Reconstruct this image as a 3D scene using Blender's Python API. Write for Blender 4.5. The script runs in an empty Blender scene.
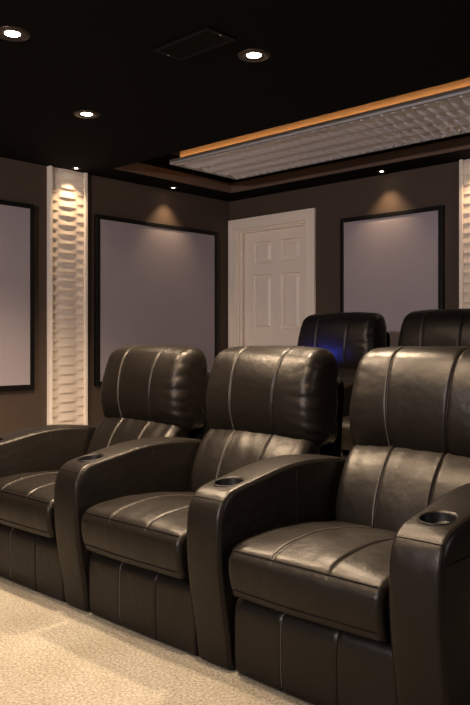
import bpy, bmesh, math, random
from mathutils import Vector, noise
random.seed(4)
S = bpy.context.scene
C = S.collection
PI = math.pi

# ------------------------------------------------------------------ materials
def mat(name, col, rough=.6, spec=.5, metal=0, emit=None, estr=0):
    m = bpy.data.materials.new(name); m.use_nodes = True
    b = m.node_tree.nodes['Principled BSDF']
    b.inputs['Base Color'].default_value = (*col, 1)
    b.inputs['Roughness'].default_value = rough
    b.inputs['Specular IOR Level'].default_value = spec
    b.inputs['Metallic'].default_value = metal
    if emit:
        b.inputs['Emission Color'].default_value = (*emit, 1)
        b.inputs['Emission Strength'].default_value = estr
    return m

def nd(m, t): return m.node_tree.nodes.new(t)
def ln(m, a, b): m.node_tree.links.new(a, b)
def bsdf(m): return m.node_tree.nodes['Principled BSDF']

def bumpy(m, scale, strength, dist, detail=4, kind='noise', mix=None, coord='Object'):
    """procedural bump, and (mix) a mottled base colour"""
    tc = nd(m, 'ShaderNodeTexCoord')
    if kind == 'noise':
        t = nd(m, 'ShaderNodeTexNoise'); t.inputs['Detail'].default_value = detail
        out = t.outputs['Fac']
    else:
        t = nd(m, 'ShaderNodeTexVoronoi'); t.feature = 'DISTANCE_TO_EDGE'
        out = t.outputs['Distance']
    t.inputs['Scale'].default_value = scale
    ln(m, tc.outputs[coord], t.inputs['Vector'])
    bp = nd(m, 'ShaderNodeBump')
    bp.inputs['Strength'].default_value = strength; bp.inputs['Distance'].default_value = dist
    ln(m, out, bp.inputs['Height']); ln(m, bp.outputs['Normal'], bsdf(m).inputs['Normal'])
    if mix:
        r = nd(m, 'ShaderNodeValToRGB')
        r.color_ramp.elements[0].position = .32; r.color_ramp.elements[1].position = .68
        r.color_ramp.elements[0].color = (*mix[0], 1); r.color_ramp.elements[1].color = (*mix[1], 1)
        ln(m, t.outputs['Fac'], r.inputs['Fac']); ln(m, r.outputs['Color'], bsdf(m).inputs['Base Color'])
    return m

M = {}
def leather(name, col, rough):
    m = mat(name, col, rough, .25)
    bsdf(m).inputs['Specular Tint'].default_value = (1, .93, .87, 1)
    tc = nd(m, 'ShaderNodeTexCoord')
    v = nd(m, 'ShaderNodeTexVoronoi'); v.feature = 'DISTANCE_TO_EDGE'; v.inputs['Scale'].default_value = 260
    n = nd(m, 'ShaderNodeTexNoise'); n.inputs['Scale'].default_value = 26; n.inputs['Detail'].default_value = 5
    ln(m, tc.outputs['Object'], v.inputs['Vector']); ln(m, tc.outputs['Object'], n.inputs['Vector'])
    b1 = nd(m, 'ShaderNodeBump'); b1.inputs['Strength'].default_value = .25; b1.inputs['Distance'].default_value = .0015
    b2 = nd(m, 'ShaderNodeBump'); b2.inputs['Strength'].default_value = .35; b2.inputs['Distance'].default_value = .006
    ln(m, v.outputs['Distance'], b1.inputs['Height']); ln(m, n.outputs['Fac'], b2.inputs['Height'])
    ln(m, b1.outputs['Normal'], b2.inputs['Normal']); ln(m, b2.outputs['Normal'], bsdf(m).inputs['Normal'])
    n2 = nd(m, 'ShaderNodeTexNoise'); n2.inputs['Scale'].default_value = 9; n2.inputs['Detail'].default_value = 3
    ln(m, tc.outputs['Object'], n2.inputs['Vector'])
    mr = nd(m, 'ShaderNodeMapRange'); mr.inputs['To Min'].default_value = rough - .06; mr.inputs['To Max'].default_value = rough + .07
    ln(m, n2.outputs['Fac'], mr.inputs['Value']); ln(m, mr.outputs['Result'], bsdf(m).inputs['Roughness'])
    return m
M['leather'] = leather('black_leather', (.0044, .0033, .0026), .38)
M['shell'] = mat('black_vinyl', (.002, .0018, .0016), .8, .05)
M['thread'] = mat('light_thread', (.10, .088, .074), .6, .2)
M['darkthread'] = mat('dark_thread', (.008, .006, .005), .8, .08)
M['cup'] = mat('black_plastic', (.002, .002, .002), .5, .15)
M['wall'] = bumpy(mat('brown_paint', (.066, .044, .031), .75, .3), 180, .12, .002)
M['ceil'] = bumpy(mat('black_paint', (.0030, .0025, .0027), .9, .1), 140, .1, .002)
M['fascia'] = mat('brown_fascia', (.12, .075, .055), .7, .3)
M['tray'] = mat('tray_paint', (.055, .035, .026), .8, .2)
M['black'] = mat('black_wood', (.0045, .004, .004), .5, .2)
M['white'] = bumpy(mat('white_satin_paint', (.86, .75, .64), .45, .4), 60, .04, .002)
M['wave'] = mat('white_wave_board', (.72, .61, .50), .6, .3)
M['cloud'] = mat('white_cloud_board', (.74, .73, .80), .55, .4)
M['fabric'] = bumpy(mat('mauve_grey_fabric', (.33, .285, .30), .9, .2), 420, .5, .002, 2,
                    mix=((.305, .262, .28), (.365, .318, .335)))
M['vent'] = mat('black_metal', (.0012, .0012, .0012), .5, .12)
M['screw'] = mat('steel_screw', (.6, .58, .55), .3, .5, 1)
M['trimring'] = mat('dark_bronze_ring', (.05, .036, .026), .3, .5, .6)
M['reflector'] = mat('lamp_reflector', (.75, .68, .58), .25, .5, .8)
M['lamp'] = mat('lamp_lens', (.9, .9, .9), .5, .2, 0, (1, .90, .74), 28)
M['led'] = mat('amber_rope_light', (.9, .6, .3), .5, .2, 0, (1, .52, .18), 7)
M['blue'] = mat('blue_glow', (.1, .1, .5), .5, .2, 0, (.02, .05, 1), 6)

def carpet():
    m = mat('beige_frieze_carpet', (.5, .42, .31), .95, .1)
    tc = nd(m, 'ShaderNodeTexCoord')
    a = nd(m, 'ShaderNodeTexNoise'); a.inputs['Scale'].default_value = 105; a.inputs['Detail'].default_value = 5; a.inputs['Roughness'].default_value = .7
    b = nd(m, 'ShaderNodeTexNoise'); b.inputs['Scale'].default_value = 5; b.inputs['Detail'].default_value = 3
    for t in (a, b): ln(m, tc.outputs['Object'], t.inputs['Vector'])
    r = nd(m, 'ShaderNodeValToRGB'); e = r.color_ramp.elements
    e[0].position = .36; e[0].color = (.155, .130, .095, 1); e[1].position = .62; e[1].color = (.345, .316, .264, 1)
    ln(m, a.outputs['Fac'], r.inputs['Fac'])
    mx = nd(m, 'ShaderNodeMix'); mx.data_type = 'RGBA'; mx.blend_type = 'MULTIPLY'
    r2 = nd(m, 'ShaderNodeValToRGB'); e = r2.color_ramp.elements
    e[0].position = .35; e[0].color = (.86, .84, .80, 1); e[1].position = .65; e[1].color = (1, 1, 1, 1)
    ln(m, b.outputs['Fac'], r2.inputs['Fac'])
    mx.inputs['Factor'].default_value = 1
    ln(m, r.outputs['Color'], mx.inputs['A']); ln(m, r2.outputs['Color'], mx.inputs['B'])
    ln(m, mx.outputs['Result'], bsdf(m).inputs['Base Color'])
    bp = nd(m, 'ShaderNodeBump'); bp.inputs['Strength'].default_value = .8; bp.inputs['Distance'].default_value = .012
    ln(m, a.outputs['Fac'], bp.inputs['Height']); ln(m, bp.outputs['Normal'], bsdf(m).inputs['Normal'])
    return m
M['carpet'] = carpet()

# ------------------------------------------------------------------ helpers
def obj(name, bm, m, parent=None, smooth=False, kind=None):
    bmesh.ops.recalc_face_normals(bm, faces=bm.faces[:])
    me = bpy.data.meshes.new(name)
    for f in bm.faces: f.smooth = smooth
    bm.to_mesh(me); bm.free()
    for x in (m if isinstance(m, (list, tuple)) else [m]): me.materials.append(x)
    o = bpy.data.objects.new(name, me); C.objects.link(o)
    if parent: o.parent = parent
    if kind: o['kind'] = kind
    return o

def thing(name, label, cat, loc=(0, 0, 0), rz=0, group=None):
    o = bpy.data.objects.new(name, None); C.objects.link(o)
    o.empty_display_size = .1
    o.location = loc; o.rotation_euler = (0, 0, rz)
    o['label'] = label; o['category'] = cat
    if group: o['group'] = group
    return o

def copy_tree(o, parent=None):
    c = o.copy(); C.objects.link(c)
    if parent: c.parent = parent
    for ch in list(o.children): copy_tree(ch, c)
    return c

def bx(bm, x0, x1, y0, y1, z0, z1, mi=0, bev=0):
    t = bmesh.new()
    vs = [t.verts.new((x, y, z)) for z in (z0, z1) for y in (y0, y1) for x in (x0, x1)]
    for q in ((0, 2, 3, 1), (4, 5, 7, 6), (0, 1, 5, 4), (2, 6, 7, 3), (0, 4, 6, 2), (1, 3, 7, 5)):
        t.faces.new([vs[i] for i in q])
    if bev: bmesh.ops.bevel(t, geom=t.edges[:], offset=bev, segments=2, affect='EDGES', profile=.5)
    for f in t.faces: f.material_index = mi
    me = bpy.data.meshes.new('tmp'); t.to_mesh(me); t.free()
    bm.from_mesh(me); bpy.data.meshes.remove(me)
    return bm

def box(x0, x1, y0, y1, z0, z1, bev=0):
    return bx(bmesh.new(), x0, x1, y0, y1, z0, z1, 0, bev)

def tube(bm, pts, r, n=6):
    pts = [Vector(p) for p in pts]; rings = []
    up = None
    for i, p in enumerate(pts):
        d = (pts[min(i+1, len(pts)-1)] - pts[max(i-1, 0)]).normalized()
        if up is None:
            up = d.orthogonal().normalized()
        up = (up - d*up.dot(d)).normalized(); s = d.cross(up)
        rings.append([bm.verts.new(p + r*(math.cos(a)*up + math.sin(a)*s)) for a in [2*PI*k/n for k in range(n)]])
    for a, b in zip(rings, rings[1:]):
        for k in range(n): bm.faces.new((a[k], a[(k+1) % n], b[(k+1) % n], b[k]))
    bm.faces.new(rings[0]); bm.faces.new(rings[-1])
    return bm

def lathe(bm, prof, n=28, mi=0, c=(0, 0, 0)):
    rings = []
    for r, z in prof:
        rings.append([bm.verts.new((c[0]+max(r, 1e-5)*math.cos(2*PI*k/n), c[1]+max(r, 1e-5)*math.sin(2*PI*k/n), c[2]+z)) for k in range(n)])
    for a, b in zip(rings, rings[1:]):
        for k in range(n):
            f = bm.faces.new((a[k], a[(k+1) % n], b[(k+1) % n], b[k])); f.material_index = mi
    return bm

def catmull(pts, N):
    """closed smooth curve through pts, resampled to N even points (counter-clockwise)"""
    n = len(pts); dense = []
    for i in range(n):
        p0, p1, p2, p3 = [Vector(pts[(i+k-1) % n]) for k in range(4)]
        for k in range(16):
            t = k/16
            dense.append(.5*((2*p1)+(p2-p0)*t+(2*p0-5*p1+4*p2-p3)*t*t+(3*p1-p0-3*p2+p3)*t**3))
    L = [0]
    for a, b in zip(dense, dense[1:]+dense[:1]): L.append(L[-1]+(b-a).length)
    out = []; j = 0
    for k in range(N):
        s = L[-1]*k/N
        while L[j+1] < s: j += 1
        f = (s-L[j])/max(1e-9, L[j+1]-L[j])
        out.append(dense[j].lerp(dense[(j+1) % len(dense)], f))
    area = sum(a.x*b.y-b.x*a.y for a, b in zip(out, out[1:]+out[:1]))
    if area < 0: out.reverse()
    return out

class Loft:
    """a cushion: a side profile (y, z) carried across x, rounded at both ends, with seams and folds"""
    def __init__(s, prof, w, r, N=84, seams=(), groove=.006, puff=.006, fold=None, step=.018, gz=-9, flare=0, spread=0):
        s.P = catmull(prof, N); s.N = N; s.w = w; s.r = r; s.seams = seams
        s.groove = groove; s.puff = puff; s.gz = gz; s.flare = flare; s.spread = spread; s.fold = fold; s.step = step
        s.nrm = []
        for i in range(N):
            t = (s.P[(i+1) % N]-s.P[i-1]).normalized(); s.nrm.append(Vector((t.y, -t.x)))
        ys = [p.x for p in s.P]; zs = [p.y for p in s.P]
        s.c = Vector(((min(ys)+max(ys))/2, (min(zs)+max(zs))/2)); s.d = Vector((max(ys)-min(ys), max(zs)-min(zs)))
    def pt(s, i, x, lift=0):
        a = abs(x); ins = 0
        if a > s.w-s.r:
            q = min(1, (a-(s.w-s.r))/s.r); ins = s.r*(1-math.sqrt(max(0, 1-q*q)))
        p = s.P[i]; n = s.nrm[i]
        y = s.c.x+(p.x-s.c.x)*max(.05, 1-2*ins/s.d.x); z = s.c.y+(p.y-s.c.y)*max(.05, 1-2*ins/s.d.y)
        k = max(0, 1-(a/s.w)**2)
        dd = s.puff*k + lift
        for q in s.seams: dd -= s.groove*math.exp(-((x-q)/.005)**2)*max(0, min(1, (z-s.gz)/.02))
        if s.fold: dd += s.fold(x, y, z, n)
        if s.spread: x += s.spread*max(0, (z-s.c.y)/s.d.y+.5)*math.sin(PI*x/s.w)
        return Vector((x*(1+s.flare*(s.c.y-z)/s.d.y), y+n.x*dd, z+n.y*dd))
    def stations(s):
        m = s.w-s.r; k = max(2, int(2*m/s.step)); xs = [-m+2*m*j/k for j in range(k+1)]
        for q in s.seams: xs += [q+d for d in (-.016, -.010, -.006, -.003, 0, .003, .006, .010, .016)]
        for j in range(1, 11):
            t = PI/2*j/10; xs += [m+s.r*math.sin(t), -m-s.r*math.sin(t)]
        xs = sorted(xs); out = [xs[0]]
        for x in xs[1:]:
            if x-out[-1] > .0012: out.append(x)
        return out
    def bm(s):
        b = bmesh.new(); rows = [[b.verts.new(s.pt(i, x)) for i in range(s.N)] for x in s.stations()]
        for A, B in zip(rows, rows[1:]):
            for i in range(s.N): b.faces.new((A[i], A[(i+1) % s.N], B[(i+1) % s.N], B[i]))
        for R in (rows[0], rows[-1]):
            c = sum((v.co for v in R), Vector())/s.N; cv = b.verts.new(c)
            for i in range(s.N): b.faces.new((R[i], R[(i+1) % s.N], cv))
        return b
    def run(s, x, cond, lift=.001):
        """surface points at x over the longest stretch of the profile where cond(y, z) holds"""
        ok = [cond(*p) for p in s.P]
        if not any(ok): return []
        st = next((i for i in range(s.N) if ok[i] and not ok[i-1]), 0)
        out = []
        for k in range(s.N):
            i = (st+k) % s.N
            if not ok[i]: break
            out.append(s.pt(i, x, lift))
        return out

# ------------------------------------------------------------------ room (metres; camera at x=0, y=0)
XL, XR, YB, YF, ZC, ZT = -4.98, 2.2, 5.2, -2.6, 2.38, 2.60
TX0, TX1, TY0, TY1 = -4.68, .6, 3.60, 4.92          # the recessed tray
RISE_Y, RISE = 2.98, .212
obj('floor', box(XL-.1, XR+.1, YF-.1, RISE_Y+.05, -.12, 0), M['carpet'], kind='structure')
obj('floor_riser', box(XL-.1, XR+.1, RISE_Y, YB+.1, -.12, RISE, .012), M['carpet'], kind='structure')
obj('wall_left', box(XL-.12, XL, YF-.12, YB+.12, -.05, ZT+.1), M['wall'], kind='structure')
obj('wall_right', box(XR, XR+.12, YF-.12, YB+.12, -.05, ZT+.1), M['wall'], kind='structure')
obj('wall_front', box(XL, XR, YF-.12, YF, -.05, ZT+.1), M['wall'], kind='structure')
# back wall with the door opening
DX0, DX1, DZ = -4.873, -4.045, 2.10
b = bmesh.new()
bx(b, XL, DX0, YB, YB+.12, -.05, ZT+.1); bx(b, DX1, XR, YB, YB+.12, -.05, ZT+.1); bx(b, DX0, DX1, YB, YB+.12, DZ, ZT+.1)
obj('wall_back', b, M['wall'], kind='structure')
# ceiling: black lower ceiling with a tray cut into it
b = bmesh.new()
bx(b, XL, XR, YF, TY0, ZC, ZT+.1)
bx(b, XL, XR, TY1, YB, ZC, ZT+.1)
bx(b, XL, TX0, TY0, TY1, ZC, ZT+.1)
bx(b, TX1, XR, TY0, TY1, ZC, ZT+.1)
obj('ceiling', b, M['ceil'], kind='structure')
obj('ceiling_tray', box(TX0, TX1, TY0, TY1, ZT, ZT+.1), M['tray'], kind='structure')
b = bmesh.new()
bx(b, TX0, TX1, TY1-.014, TY1, ZC+.001, ZC+.085); bx(b, TX0, TX0+.014, TY0, TY1-.014, ZC+.001, ZC+.085)
obj('trim_1', b, M['fascia'], kind='structure')
b = bmesh.new()
bx(b, DX1+.095, XR, YB-.014, YB, RISE, RISE+.11); obj('baseboard_back', b, M['black'], kind='structure')
b = bmesh.new()
bx(b, XL, XL+.014, YF, RISE_Y, 0, .11); bx(b, XL, XL+.014, RISE_Y, YB-.1, RISE, RISE+.11)
obj('baseboard_left', b, M['black'], kind='structure')

# ------------------------------------------------------------------ door
def door():
    d = bpy.data.objects.new('door_1', None); C.objects.link(d); d['kind'] = 'structure'
    d.location = (DX0, YB, RISE)
    W = DX1-DX0; H = DZ-RISE
    c = bmesh.new()
    # moulded casing: two boards and a head, each with a raised outer band
    for x0, x1, s in ((-.095, .004, -1), (W-.004, W+.095, 1)):
        bx(c, x0, x1, -.018, .0, 0, H+.092, 0, .003)
        if s < 0: bx(c, x0, x0+.035, -.026, -.016, 0, H+.062, 0, .004); bx(c, x1-.02, x1-.002, -.022, -.016, 0, H+.02, 0, .003)
        else: bx(c, x1-.035, x1, -.026, -.016, 0, H+.062, 0, .004); bx(c, x0+.002, x0+.02, -.022, -.016, 0, H+.02, 0, .003)
    bx(c, -.004, W+.004, -.018, 0, H-.004, H+.095, 0, .003)
    bx(c, -.095, W+.095, -.026, -.016, H+.060, H+.095, 0, .004)
    bx(c, .002, W-.002, -.022, -.016, H-.002, H+.018, 0, .003)
    obj('door_casing', c, M['white'], d)
    j = bmesh.new()
    bx(j, 0, .018, 0, .12, 0, H); bx(j, W-.018, W, 0, .12, 0, H); bx(j, .018, W-.018, 0, .12, H-.018, H)
    bx(j, .018, .03, .03, .06, 0, H-.018); bx(j, W-.03, W-.018, .03, .06, 0, H-.018); bx(j, .03, W-.03, .03, .06, H-.03, H-.018)
    obj('door_jamb', j, M['white'], d)
    # six-panel slab
    x0, x1 = .021, W-.021; y = .075; s = bmesh.new()
    bx(s, x0, x1, y+.020, y+.045, .01, H-.02)
    w = x1-x0; st = .115; mid = .105; pw = (w-2*st-mid)/2
    cols = ((x0+st, x0+st+pw), (x0+st+pw+mid, x1-st))
    rows = ((.22, .80), (.95, 1.46), (1.565, 1.765))
    # stiles and rails, raised
    bx(s, x0, x0+st, y, y+.021, .01, H-.02); bx(s, x1-st, x1, y, y+.021, .01, H-.02)
    bx(s, cols[0][1], cols[1][0], y, y+.021, .01, H-.02)
    zz = [.01] + [v for r in rows for v in r] + [H-.02]
    for a, bb in zip(zz[0::2], zz[1::2]):
        for c0, c1 in cols: bx(s, c0, c1, y, y+.021, a, bb)
    for c0, c1 in cols:
        for r0, r1 in rows:      # ogee edge round each panel and a raised field
            q = [(c0, r0, y+.001), (c1, r0, y+.001), (c1, r1, y+.001), (c0, r1, y+.001)]
            def ring(i, dy): return [s.verts.new((xx, y+dy, z)) for xx, z in ((c0+i, r0+i), (c1-i, r0+i), (c1-i, r1-i), (c0+i, r1-i))]
            rr = [ring(0, .0), ring(.010, .0185), ring(.024, .0185), ring(.046, .005)]
            for A, B in zip(rr, rr[1:]):
                for k in range(4): s.faces.new((A[k], A[(k+1) % 4], B[(k+1) % 4], B[k]))
            s.faces.new(rr[-1])
    obj('door_slab', s, M['white'], d)
door()

# ------------------------------------------------------------------ carved wave boards
def wave_face(W, H, amp, P=.0715, L=.333, phase=0, nu=None, nv=None):
    """board W wide (x), H tall (z), carved in staggered lens ripples facing -y"""
    nu = nu or int(W/.0085); nv = nv or int(H/.004)
    b = bmesh.new(); g = []
    for j in range(nv+1):
        z = H*j/nv; row = []
        for i in range(nu+1):
            x = -W/2+W*i/nu
            a = math.cos(2*PI*x/L+phase)
            # every ripple leans out towards its lower lip, then turns sharply under
            q = (-z/P + (.5 if a < 0 else 0)) % 1
            f = (q/.72)**1.3 if q < .72 else .5+.5*math.cos((q-.72)/.28*PI)
            h = amp*abs(a)**.75*f
            row.append(b.verts.new((x, -h, z)))
        g.append(row)
    for A, B in zip(g, g[1:]):
        for i in range(nu): b.faces.new((A[i], A[i+1], B[i+1], B[i]))
    # back
    bk = [b.verts.new(p) for p in ((-W/2, .012, 0), (W/2, .012, 0), (W/2, .012, H), (-W/2, .012, H))]
    b.faces.new(bk)
    e = [v for v in g[0]]; b.faces.new([bk[1], bk[0]]+e)
    e = [v for v in g[-1]]; b.faces.new([bk[3], bk[2]]+e[::-1])
    e = [r[0] for r in g]; b.faces.new([bk[0], bk[3]]+e[::-1])
    e = [r[-1] for r in g]; b.faces.new([bk[2], bk[1]]+e)
    return b

def column(loc, rz, W, label, z0):
    t = thing('wave_panel_column', label, 'wall column', loc, rz, 'carved white columns on the walls')
    H = ZC-z0-.002; e = .026
    o = obj('wave_board', wave_face(W-2*e, H, .014), M['wave'], t, True); o.location = (0, -.018, 0)
    bk = box(-W/2+e, W/2-e, -.006, 0, 0, H); obj('backing_board', bk, M['wave'], t)
    for s in (-1, 1):
        x = s*(W/2-e/2)
        obj('edge_trim', box(x-e/2, x+e/2, -.045, 0, 0, H, .003), M['white'], t)
    return t
column((XL, 3.3775, RISE+.0), PI/2, .345, 'tall white carved wave column on the side wall between two grey panels', RISE)
column((-2.4375, YB, RISE), 0, .345, 'tall white carved wave column on the door wall, cut by the picture edge', RISE)

def acoustic(loc, rz, W, label, z0=.697, z1=2.067):
    t = thing('acoustic_panel', label, 'acoustic panel', loc, rz, 'grey fabric acoustic panels on the walls')
    H = z1-z0; f = .036; b = bmesh.new()
    t.location = (loc[0], loc[1], z0)
    for x0, x1, a, c in ((-W/2, -W/2+f, 0, H), (W/2-f, W/2, 0, H), (-W/2+f, W/2-f, 0, f), (-W/2+f, W/2-f, H-f, H)):
        bx(b, x0, x1, -.042, 0, a, c, 0, .004)
    obj('panel_frame', b, M['black'], t)
    g = box(-W/2+f-.002, W/2-f+.002, -.037, -.002, f-.002, H-f+.002, .003)
    obj('fabric_panel', g, M['fabric'], t)
    return t
acoustic((XL, (3.076+1.706)/2, 0), PI/2, 1.370, 'grey fabric panel in black frame on the side wall, cut off by picture edge')
acoustic((XL, (3.637+5.007)/2, 0), PI/2, 1.370, 'grey fabric panel in black frame on the side wall, beside the door corner')
acoustic(((-3.670-2.744)/2, YB, 0), 0, .926, 'grey fabric panel in black frame right of the white door')

# ------------------------------------------------------------------ hanging ceiling panel in the tray
def cloud():
    z = ZC+.002; y0, y1, x0, x1 = 3.815, 4.55, -4.27, .2
    t = thing('ceiling_panel', 'long white wave-carved panel hung in the ceiling tray, amber light along its edge', 'ceiling panel', ((x0+x1)/2, (y0+y1)/2, z))
    Lx = x1-x0; Wy = y1-y0
    f = wave_face(Wy-.05, Lx-.05, .018, nu=90, nv=1100, L=.333)      # tall axis along x
    from mathutils import Matrix
    # board plane: local x -> world y, local z -> world x, face -y -> world down
    R = Matrix(((0, 0, 1), (1, 0, 0), (0, 1, 0))).to_4x4()
    bmesh.ops.transform(f, matrix=R, verts=f.verts)
    o = obj('wave_board', f, M['cloud'], t, True); o.location = (-(Lx-.05)/2, 0, .0135)
    b = bmesh.new(); e = .025
    bx(b, -Lx/2, Lx/2, -Wy/2, -Wy/2+e, 0, .036, 0, .002); bx(b, -Lx/2, Lx/2, Wy/2-e, Wy/2, 0, .036, 0, .002)
    bx(b, -Lx/2, -Lx/2+e, -Wy/2+e, Wy/2-e, 0, .036, 0, .002); bx(b, Lx/2-e, Lx/2, -Wy/2+e, Wy/2-e, 0, .036, 0, .002)
    bx(b, -Lx/2+e, Lx/2-e, -Wy/2+e, Wy/2-e, .026, .0355)
    obj('panel_rim', b, mat('grey_rim', (.34, .33, .345), .6, .3), t)
    m = box(-Lx/2+.034, Lx/2-.025, -Wy/2+.075, Wy/2-.075, .036, ZT-z)
    obj('mounting_box', m, mat('cove_paint', (.55, .40, .28), .8, .2), t)
    l = tube(bmesh.new(), [(-Lx/2+.016, Wy/2-.05, .043), (-Lx/2+.016, -Wy/2+.06, .043), (-Lx/2+.020, -Wy/2+.049, .043), (-Lx/2+.030, -Wy/2+.045, .043), (Lx/2-.05, -Wy/2+.045, .043)], .007, 8)
    obj('rope_light', l, M['led'], t, True)
cloud()

# ------------------------------------------------------------------ lamps
def downlight(x, y, z, r, label, watts, angle, blend, group, col=(1, .82, .62), size=.05):
    t = thing('recessed_downlight', label, 'downlight', (x, y, z), 0, group)
    b = lathe(bmesh.new(), [(r*.45, -.001), (r*.62, -.006), (r*.95, -.008), (r*1.05, -.003), (r*1.06, 0)], 32)
    obj('trim_ring', b, M['trimring'], t, True)
    b = lathe(bmesh.new(), [(1e-5, -.004), (r*.3, -.0045), (r*.46, -.002)], 32)
    obj('lamp_lens', b, M['lamp'], t, True)
    d = bpy.data.lights.new('lamp', 'SPOT'); d.energy = watts; d.color = col
    d.spot_size = math.radians(angle); d.spot_blend = blend; d.shadow_soft_size = size
    o = bpy.data.objects.new('lamp', d); C.objects.link(o); o.parent = t; o.location = (0, 0, -.012)
    return t
G1 = 'ceiling downlights over the seats'; G2 = 'small spotlights along the wall tops'
KEY = 195
WARM, COOL = (1, .76, .52), (.96, .88, .90)
for x, y, lab, k, col, ang in (
    (-2.954, 1.73, 'downlight in black ceiling, in the upper corner of the picture', 2.9, WARM, 140),
    (-3.675, 2.635, 'downlight in black ceiling, nearest the carved side wall column', .36, WARM, 112),
    (-1.66, 1.42, 'added fill downlight, unseen, above the nearest front recliner', 1.6, WARM, 130),  # out of view, added to light the seats and nearby carpet
    (-2.357, 2.63, 'downlight in black ceiling, just beyond the air vent', 2.5, WARM, 98),
    (-3.30, .55, 'added fill downlight, unseen, above the open carpet by the side wall', .35, WARM, 140),  # unseen lamp, added for brightness at the front
    (-2.00, .55, 'added fill downlight, unseen, above the open carpet', .9, WARM, 140)):  # also added out of view, lights carpet and seat fronts
    downlight(x, y, ZC, .072, lab, KEY*k, ang, .6, G1, col, size=.06)
for x, y, lab, w in (
    (-4.865, 3.39, 'small spotlight above the carved white side wall column', 20),
    (-4.865, 4.39, 'small spotlight above the grey side wall panel', 26),
    (-3.222, 5.085, 'small spotlight above the grey panel by the door', 26),
    (-2.44, 5.085, 'small spotlight above the carved column on the door wall', 17),
    (-4.865, 2.40, 'added small spotlight, unseen, above the cut off side wall panel', 26)):  # beyond the frame edge, added for extra brightness
    downlight(x, y, ZC, .034, lab, w, 92, 1, G2, (1, .70, .42), size=.02)

def fill_sconce(loc, rz, label, watts):  # unseen cool fill lamp, added to brighten the back wall and door
    t = thing('added_fill_sconce', label, 'fill lamp', loc, rz, 'unseen added fill lights')
    obj('back_plate', box(-.06, .06, -.018, 0, -.11, .11, .004), M['black'], t)
    obj('arm', tube(bmesh.new(), [(0, -.018, -.03), (0, -.07, -.05), (0, -.115, -.04)], .008), M['black'], t, True)
    b = lathe(bmesh.new(), [(.030, -.05), (.055, -.03), (.078, .03), (.085, .10), (.082, .10), (.075, .03), (.052, -.026), (.030, -.044)], 28, 0, (0, -.125, 0))
    obj('lamp_shade', b, M['white'], t, True)
    b = lathe(bmesh.new(), [(1e-5, .02), (.02, .025), (.034, .05), (.034, .075), (.022, .10), (1e-5, .112)], 20, 0, (0, -.125, 0))
    obj('bulb', b, M['lamp'], t, True)
    d = bpy.data.lights.new('lamp', 'POINT'); d.energy = watts; d.color = COOL; d.shadow_soft_size = .05
    o = bpy.data.objects.new('lamp', d); C.objects.link(o); o.parent = t; o.location = (0, -.125, .18)
fill_sconce((-1.3, YF, 1.75), PI, 'added cool fill lamp, unseen, on the front wall behind the camera position', 600)
fill_sconce((XR, 2.2, 1.75), -PI/2, 'added cool fill lamp, unseen, on the wall across from the carved side wall column', 70)

# ------------------------------------------------------------------ air vent
def vent():
    t = thing('air_vent', 'black slotted air vent in the black ceiling', 'air vent', (-2.46, 2.34, ZC))
    W, H, e = .36, .18, .024; b = bmesh.new()
    for x0, x1, y0, y1 in ((-W/2, W/2, -H/2, -H/2+e), (-W/2, W/2, H/2-e, H/2), (-W/2, -W/2+e, -H/2+e, H/2-e), (W/2-e, W/2, -H/2+e, H/2-e)):
        bx(b, x0, x1, y0, y1, -.010, 0, 0, .002)
    obj('vent_frame', b, M['vent'], t)
    b = bmesh.new()
    for k in range(11):
        y = -H/2+e+.006+k*.0126
        q = [b.verts.new(p) for p in ((-W/2+e, y, -.001), (W/2-e, y, -.001), (W/2-e, y+.009, -.010), (-W/2+e, y+.009, -.010))]
        b.faces.new(q); 
        r = [b.verts.new((v.co.x, v.co.y+.0015, v.co.z)) for v in q]
        b.faces.new(r[::-1])
        for i in range(4): b.faces.new((q[i], q[(i+1) % 4], r[(i+1) % 4], r[i]))
    obj('vent_slats', b, M['vent'], t)
    for s in (-1, 1):
        o = obj('screw', lathe(bmesh.new(), [(1e-5, -.0135), (.004, -.013), (.0055, -.010)], 12), M['screw'], t, True); o.location = (s*(W/2-.012), 0, 0)
vent()

# ------------------------------------------------------------------ recliners
SEAM = .10
HW = .303           # half width of seat
AW = .079          # half width of arm
PITCH = .755
SW = .277
nz = noise.noise
def fold_head(x, y, z, n):
    a = abs(x)/HW
    w = max(0, (a-.45)/.55)**1.3
    if x < 0: w *= .35
    v = nz(Vector((x*3+7, y*4, z*22+x*4)))
    s = .5-abs(math.sin(z*62+x*7+2.5*nz(Vector((x*6, y*3, z*5)))))**.5
    f = w*(.0055*v - .0075*s)
    f += .006*nz(Vector((x*5+3, y*6, z*6)))
    # small gathers beside top and bottom hems
    if z < .72: f += .0035*nz(Vector((x*34, 1, z*6)))*(.72-z)/.1
    if z > .95: f += .0030*nz(Vector((x*34, 5, z*6)))*(z-.95)/.07
    return f
def fold_lumbar(x, y, z, n):
    f = .007*nz(Vector((x*6+11, y*7, z*6)))
    if z > .50: f += .0050*nz(Vector((x*24+2, y*3, z*7)))*min(1, (z-.50)/.12)
    return f
def fold_seat(x, y, z, n):
    f = .005*nz(Vector((x*4+1, y*4+2, z*4))) + .002*nz(Vector((x*16, y*9, z*4)))
    if n.y > .3: f += .016*max(0, math.cos(x/HW*PI/2))*max(0, math.sin(max(0, min(1, y/.5))*PI))**.6 - .006
    return f
def fold_panel(x, y, z, n): return .003*nz(Vector((x*4, 2, z*5)))
def fold_arm(x, y, z, n): return .0022*nz(Vector((x*5+9, y*7, z*7)))

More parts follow.
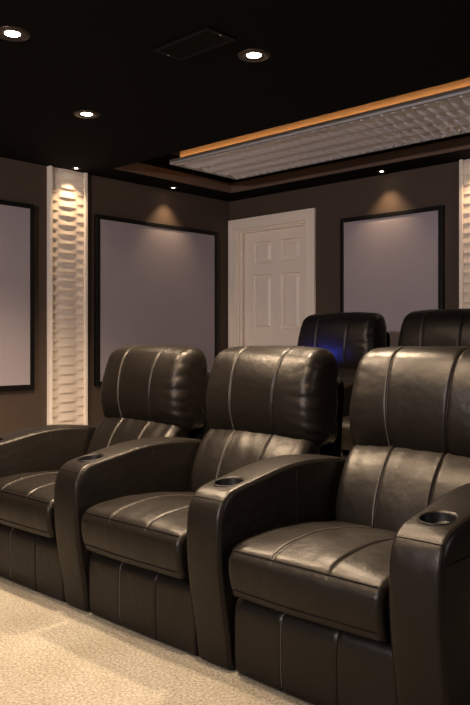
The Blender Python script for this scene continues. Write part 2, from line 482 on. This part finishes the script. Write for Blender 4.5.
HEAD = [(0.75, 0.622), (0.718, 0.617), (0.686, 0.64), (0.66, 0.696), (0.646, 0.77), (0.652, 0.85), (0.674, 0.93), (0.707, 0.986), (0.768, 1.012), (0.826, 1.01), (0.86, 0.982), (0.872, 0.93), (0.856, 0.825), (0.834, 0.702), (0.822, 0.635)]
LUMB = [(0.755, 0.668), (0.7, 0.678), (0.645, 0.646), (0.594, 0.587), (0.558, 0.5083), (0.54, 0.4388), (0.54, 0.3924), (0.57, 0.3646), (0.64, 0.36), (0.7, 0.3971), (0.745, 0.5453)]
SEAT = [(.025, .260), (.000, .278), (-.014, .322), (-.016, .370), (-.006, .408), (.022, .424), (.08, .434), (.20, .440), (.33, .434), (.46, .418), (.58, .404), (.625, .37), (.60, .30), (.40, .262), (.20, .258)]
PANL = [(.048, .008), (.038, .055), (.037, .120), (.037, .180), (.042, .222), (.060, .242), (.085, .238), (.095, .2), (.095, .1), (.095, .020), (.075, .006)]
ARM = [(.046, .008), (.028, .100), (.006, .220), (-.008, .330), (-.012, .430), (-.006, .500), (.012, .541), (.042, .566), (.085, .578), (.14, .588), (.22, .603), (.32, .618), (.44, .626), (.56, .620), (.68, .604), (.76, .580), (.80, .545), (.81, .480), (.81, .300), (.81, .120), (.805, .025), (.78, .008), (.60, .008), (.40, .008), (.20, .008), (.10, .006)]

head = Loft(HEAD, HW+.006, .075, 110, (-SEAM, SEAM), .006, .012, fold_head, flare=.115, spread=.040)
lumb = Loft(LUMB, .289, .05, 84, (-SEAM, SEAM), .007, .010, fold_lumbar)
seat = Loft(SEAT, SW, .022, 130, (-SEAM, SEAM), .004, .004, fold_seat, gz=.395)
panl = Loft(PANL, .295, .012, 72, (-SEAM, SEAM), .003, .003, fold_panel)
arm = Loft(ARM, AW, .020, 200, (), 0, .003, fold_arm, step=.010)

def stitch(parent, loft, x, cond, light, name='stitching', lift=-.0005, r=.0010):
    if not light: r *= .8; lift *= .4
    p = loft.run(x, cond, lift)
    if len(p) < 3: return
    o = obj(name, tube(bmesh.new(), p, r), M['thread'] if light else M['darkthread'], parent, True)
    if light: o['label'] = 'pale topstitching'
    return o

def make_arm(parent, x):
    a = obj('armrest', arm.bm(), M['leather'], parent, True); a.location = (x, 0, 0)
    # cut the cup hole
    cb = bmesh.new(); bmesh.ops.create_cone(cb, cap_ends=True, segments=40, radius1=.0475, radius2=.0475, depth=.16)
    ct = obj('cut', cb, M['leather']); ct.location = (0, CUPY, CUPZ)
    a.location = (0, 0, 0); a.parent = None
    md = a.modifiers.new('cup', 'BOOLEAN'); md.operation = 'DIFFERENCE'; md.object = ct; md.solver = 'EXACT'
    bpy.context.view_layer.update()
    me = bpy.data.meshes.new_from_object(a.evaluated_get(bpy.context.evaluated_depsgraph_get()))
    a.modifiers.clear(); a.data = me
    for f in me.polygons: f.use_smooth = True
    bpy.data.objects.remove(ct)
    a.parent = parent; a.location = (x, 0, 0)
    # cup holder: sunk well with a thin rim, tilted with the arm top
    c = lathe(bmesh.new(), [(1e-5, -.070), (.040, -.070), (.0445, -.066), (.0460, .000), (.0475, .0030), (.0510, .0034), (.0530, .0012), (.0535, -.004)], 40)
    c = obj('cup_holder', c, M['cup'], a, True); c.location = (0, CUPY, CUPZ); c.rotation_euler = (math.radians(6.5), 0, 0)
    # seams: along both top edges, down both front corners, across the front
    top = lambda y, z: z > .30 and y < .79 and (y > .0 or z > .5) and z > .5
    for s in (-1, 1):
        st = stitch(a, arm, s*(AW-.010), lambda y, z: z > .535 and y < .775, False, 'top_seam', .0004, .0016)
        stitch(a, arm, s*(AW-.010), lambda y, z: y < .05 and z < .54 and z > .03, False, 'front_seam', .0003, .0013)
        q = [(s*(AW+.0015), .37, z) for z in [.10+.05*k for k in range(11)]]
        obj('side_seam', tube(bmesh.new(), [Vector((arm_side(z, s), .37, z)) for _, _, z in q], .0013), M['darkthread'], a, True)
    i = min(range(arm.N), key=lambda k: (arm.P[k]-Vector((.012, .541))).length)
    obj('cross_seam', tube(bmesh.new(), [arm.pt(i, -AW+.012+(2*AW-.024)*k/12, .0004) for k in range(13)], .0015), M['darkthread'], a, True)
    return a
def arm_side(z, s): return s*(AW+.0006)
CUPY, CUPZ = .112, .5825

def make_recliner(arms):
    t = thing('theater_recliner', 'x', 'recliner')
    t['group'] = 'black leather theater recliners'
    h = obj('headrest', head.bm(), M['leather'], t, True)
    front = lambda y, z: (y < .74 or z > .975) and z > .632 and y < .84
    stitch(h, head, -SEAM-.006, front, True, lift=.0010); stitch(h, head, SEAM, front, False, lift=.0035)
    l = obj('back_cushion', lumb.bm(), M['leather'], t, True)
    fr = lambda y, z: y < .65 and z < .66 and z > .40
    stitch(l, lumb, -SEAM-.006, fr, True, lift=.0010); stitch(l, lumb, SEAM, fr, False, lift=.0030)
    s = obj('seat_cushion', seat.bm(), M['leather'], t, True)
    tp = lambda y, z: y < .56 and z > .40
    stitch(s, seat, -SEAM-.006, tp, True, lift=.0010); stitch(s, seat, SEAM, tp, False, lift=.0030)
    i = min(range(seat.N), key=lambda k: (seat.P[k]-Vector((-.004, .411))).length)
    obj('front_welt', tube(bmesh.new(), [seat.pt(i, -SW+.02+(2*SW-.04)*k/40, .0008) for k in range(41)], .0022), M['darkthread'], s, True)
    i = min(range(seat.N), key=lambda k: (seat.P[k]-Vector((-.004, .290))).length)
    obj('front_welt', tube(bmesh.new(), [seat.pt(i, -SW+.02+(2*SW-.04)*k/40, .0008) for k in range(41)], .0018), M['darkthread'], s, True)
    p = obj('footrest_panel', panl.bm(), M['leather'], t, True)
    pf = lambda y, z: y < .06 and z > .02
    stitch(p, panl, -SEAM, pf, True, lift=.0022, r=.0012); stitch(p, panl, SEAM, pf, False, lift=.0030)
    b = bmesh.new()
    bx(b, -.285, .285, .097, .80, .025, .262, 0, .01)
    obj('base_frame', b, M['shell'], t)
    # padded outside back, leaning
    k = Loft([(.79, .10), (.775, .30), (.775, .42), (.80, .60), (.845, .80), (.872, .87), (.888, .90), (.908, .895), (.918, .85), (.905, .75), (.88, .50), (.865, .25), (.86, .09), (.82, .07)], HW-.018, .03, 60, (), 0, .004)
    obj('outside_back', k.bm(), M['shell'], t, True)
    for sx in (-1, 1):
        for y in (.14, .74):
            f = lathe(bmesh.new(), [(1e-5, 0), (.020, 0), (.024, .026), (1e-5, .026)], 16)
            f = obj('foot', f, M['shell'], t, True); f.location = (sx*(HW-.06), y, 0)
    if 'L' in arms: make_arm(t, -.386 if 'R' in arms else -.382)
    if 'R' in arms:
        a = make_arm(t, .368)
        q = [(AW+.0008, .0+.02*k, .497) for k in range(39)]
        obj('outer_seam', tube(bmesh.new(), q, .0013), M['darkthread'], a, True)
    return t

Y1 = 1.687
XC = [-2.862, -2.101, -1.337]
one = make_recliner('L')
two = make_recliner('LR')
def put(src, x, y, z, label, fresh=False):
    o = src if fresh else copy_tree(src)
    o.location = (x, y, z); o['label'] = label
    return o
put(one, XC[0], Y1, 0, 'black leather front row recliner nearest the side wall, cut off by picture edge', True)
put(one, XC[1], Y1, 0, 'black leather recliner in the middle of the front row')
put(two, XC[2], Y1, 0, 'black leather recliner at the near end of the front row, both cup holders showing', True)
Y2 = 3.32
BLUE_W = 32
back_row = [put(one, -2.892, Y2, RISE, 'black leather back row recliner with a blue glow, before the white door'),
            put(two, -2.122, Y2, RISE, 'black leather back row recliner below the grey wall panel, partly hidden')]

# blue ring and aimed spot added out of view to tint this recliner's headrest
for root in back_row[:1]:
    for a in root.children:
        if a.name.split('.')[0] != 'armrest': continue
        b = bmesh.new(); n = 40
        tube(b, [(.050*math.cos(2*PI*k/n), .050*math.sin(2*PI*k/n), .004) for k in range(n+1)], .0022)
        g = obj('added_glow_ring', b, M['blue'], a, True); g.location = (0, CUPY, CUPZ); g.rotation_euler = (math.radians(6.5), 0, 0)
        g['label'] = 'added blue ring, hidden from view'
        d = bpy.data.lights.new('lamp', 'SPOT'); d.energy = BLUE_W; d.color = (.05, .09, 1); d.shadow_soft_size = .08  # spot added to throw blue onto the headrest
        d.spot_size = math.radians(40); d.spot_blend = 1
        o = bpy.data.objects.new('lamp', d); C.objects.link(o); o.parent = a; o.location = (0, CUPY, CUPZ+.05)
        o.rotation_euler = Vector((.30, .58, .20)).to_track_quat('-Z', 'Y').to_euler()

# ------------------------------------------------------------------ camera
cam = bpy.data.cameras.new('camera'); co = bpy.data.objects.new('camera', cam); C.objects.link(co)
F = 758.7
cam.sensor_fit = 'VERTICAL'; cam.sensor_height = 36; cam.sensor_width = 24
cam.lens = F/705*36
cam.shift_y = -(352.5-343)/705
yaw = math.atan2(.6858, .7278)
co.location = (0, 0, 1.04); co.rotation_euler = (PI/2, 0, yaw)
cam.clip_start = .02
S.camera = co
w = bpy.data.worlds.new('world'); S.world = w; w.use_nodes = True
w.node_tree.nodes['Background'].inputs['Color'].default_value = (.02, .018, .016, 1)
vs = S.view_settings
S.display_settings.display_device = 'sRGB'
vs.view_transform = 'Standard'; vs.look = 'None'; vs.gamma = 1; vs.use_curve_mapping = False
vs.exposure = 0
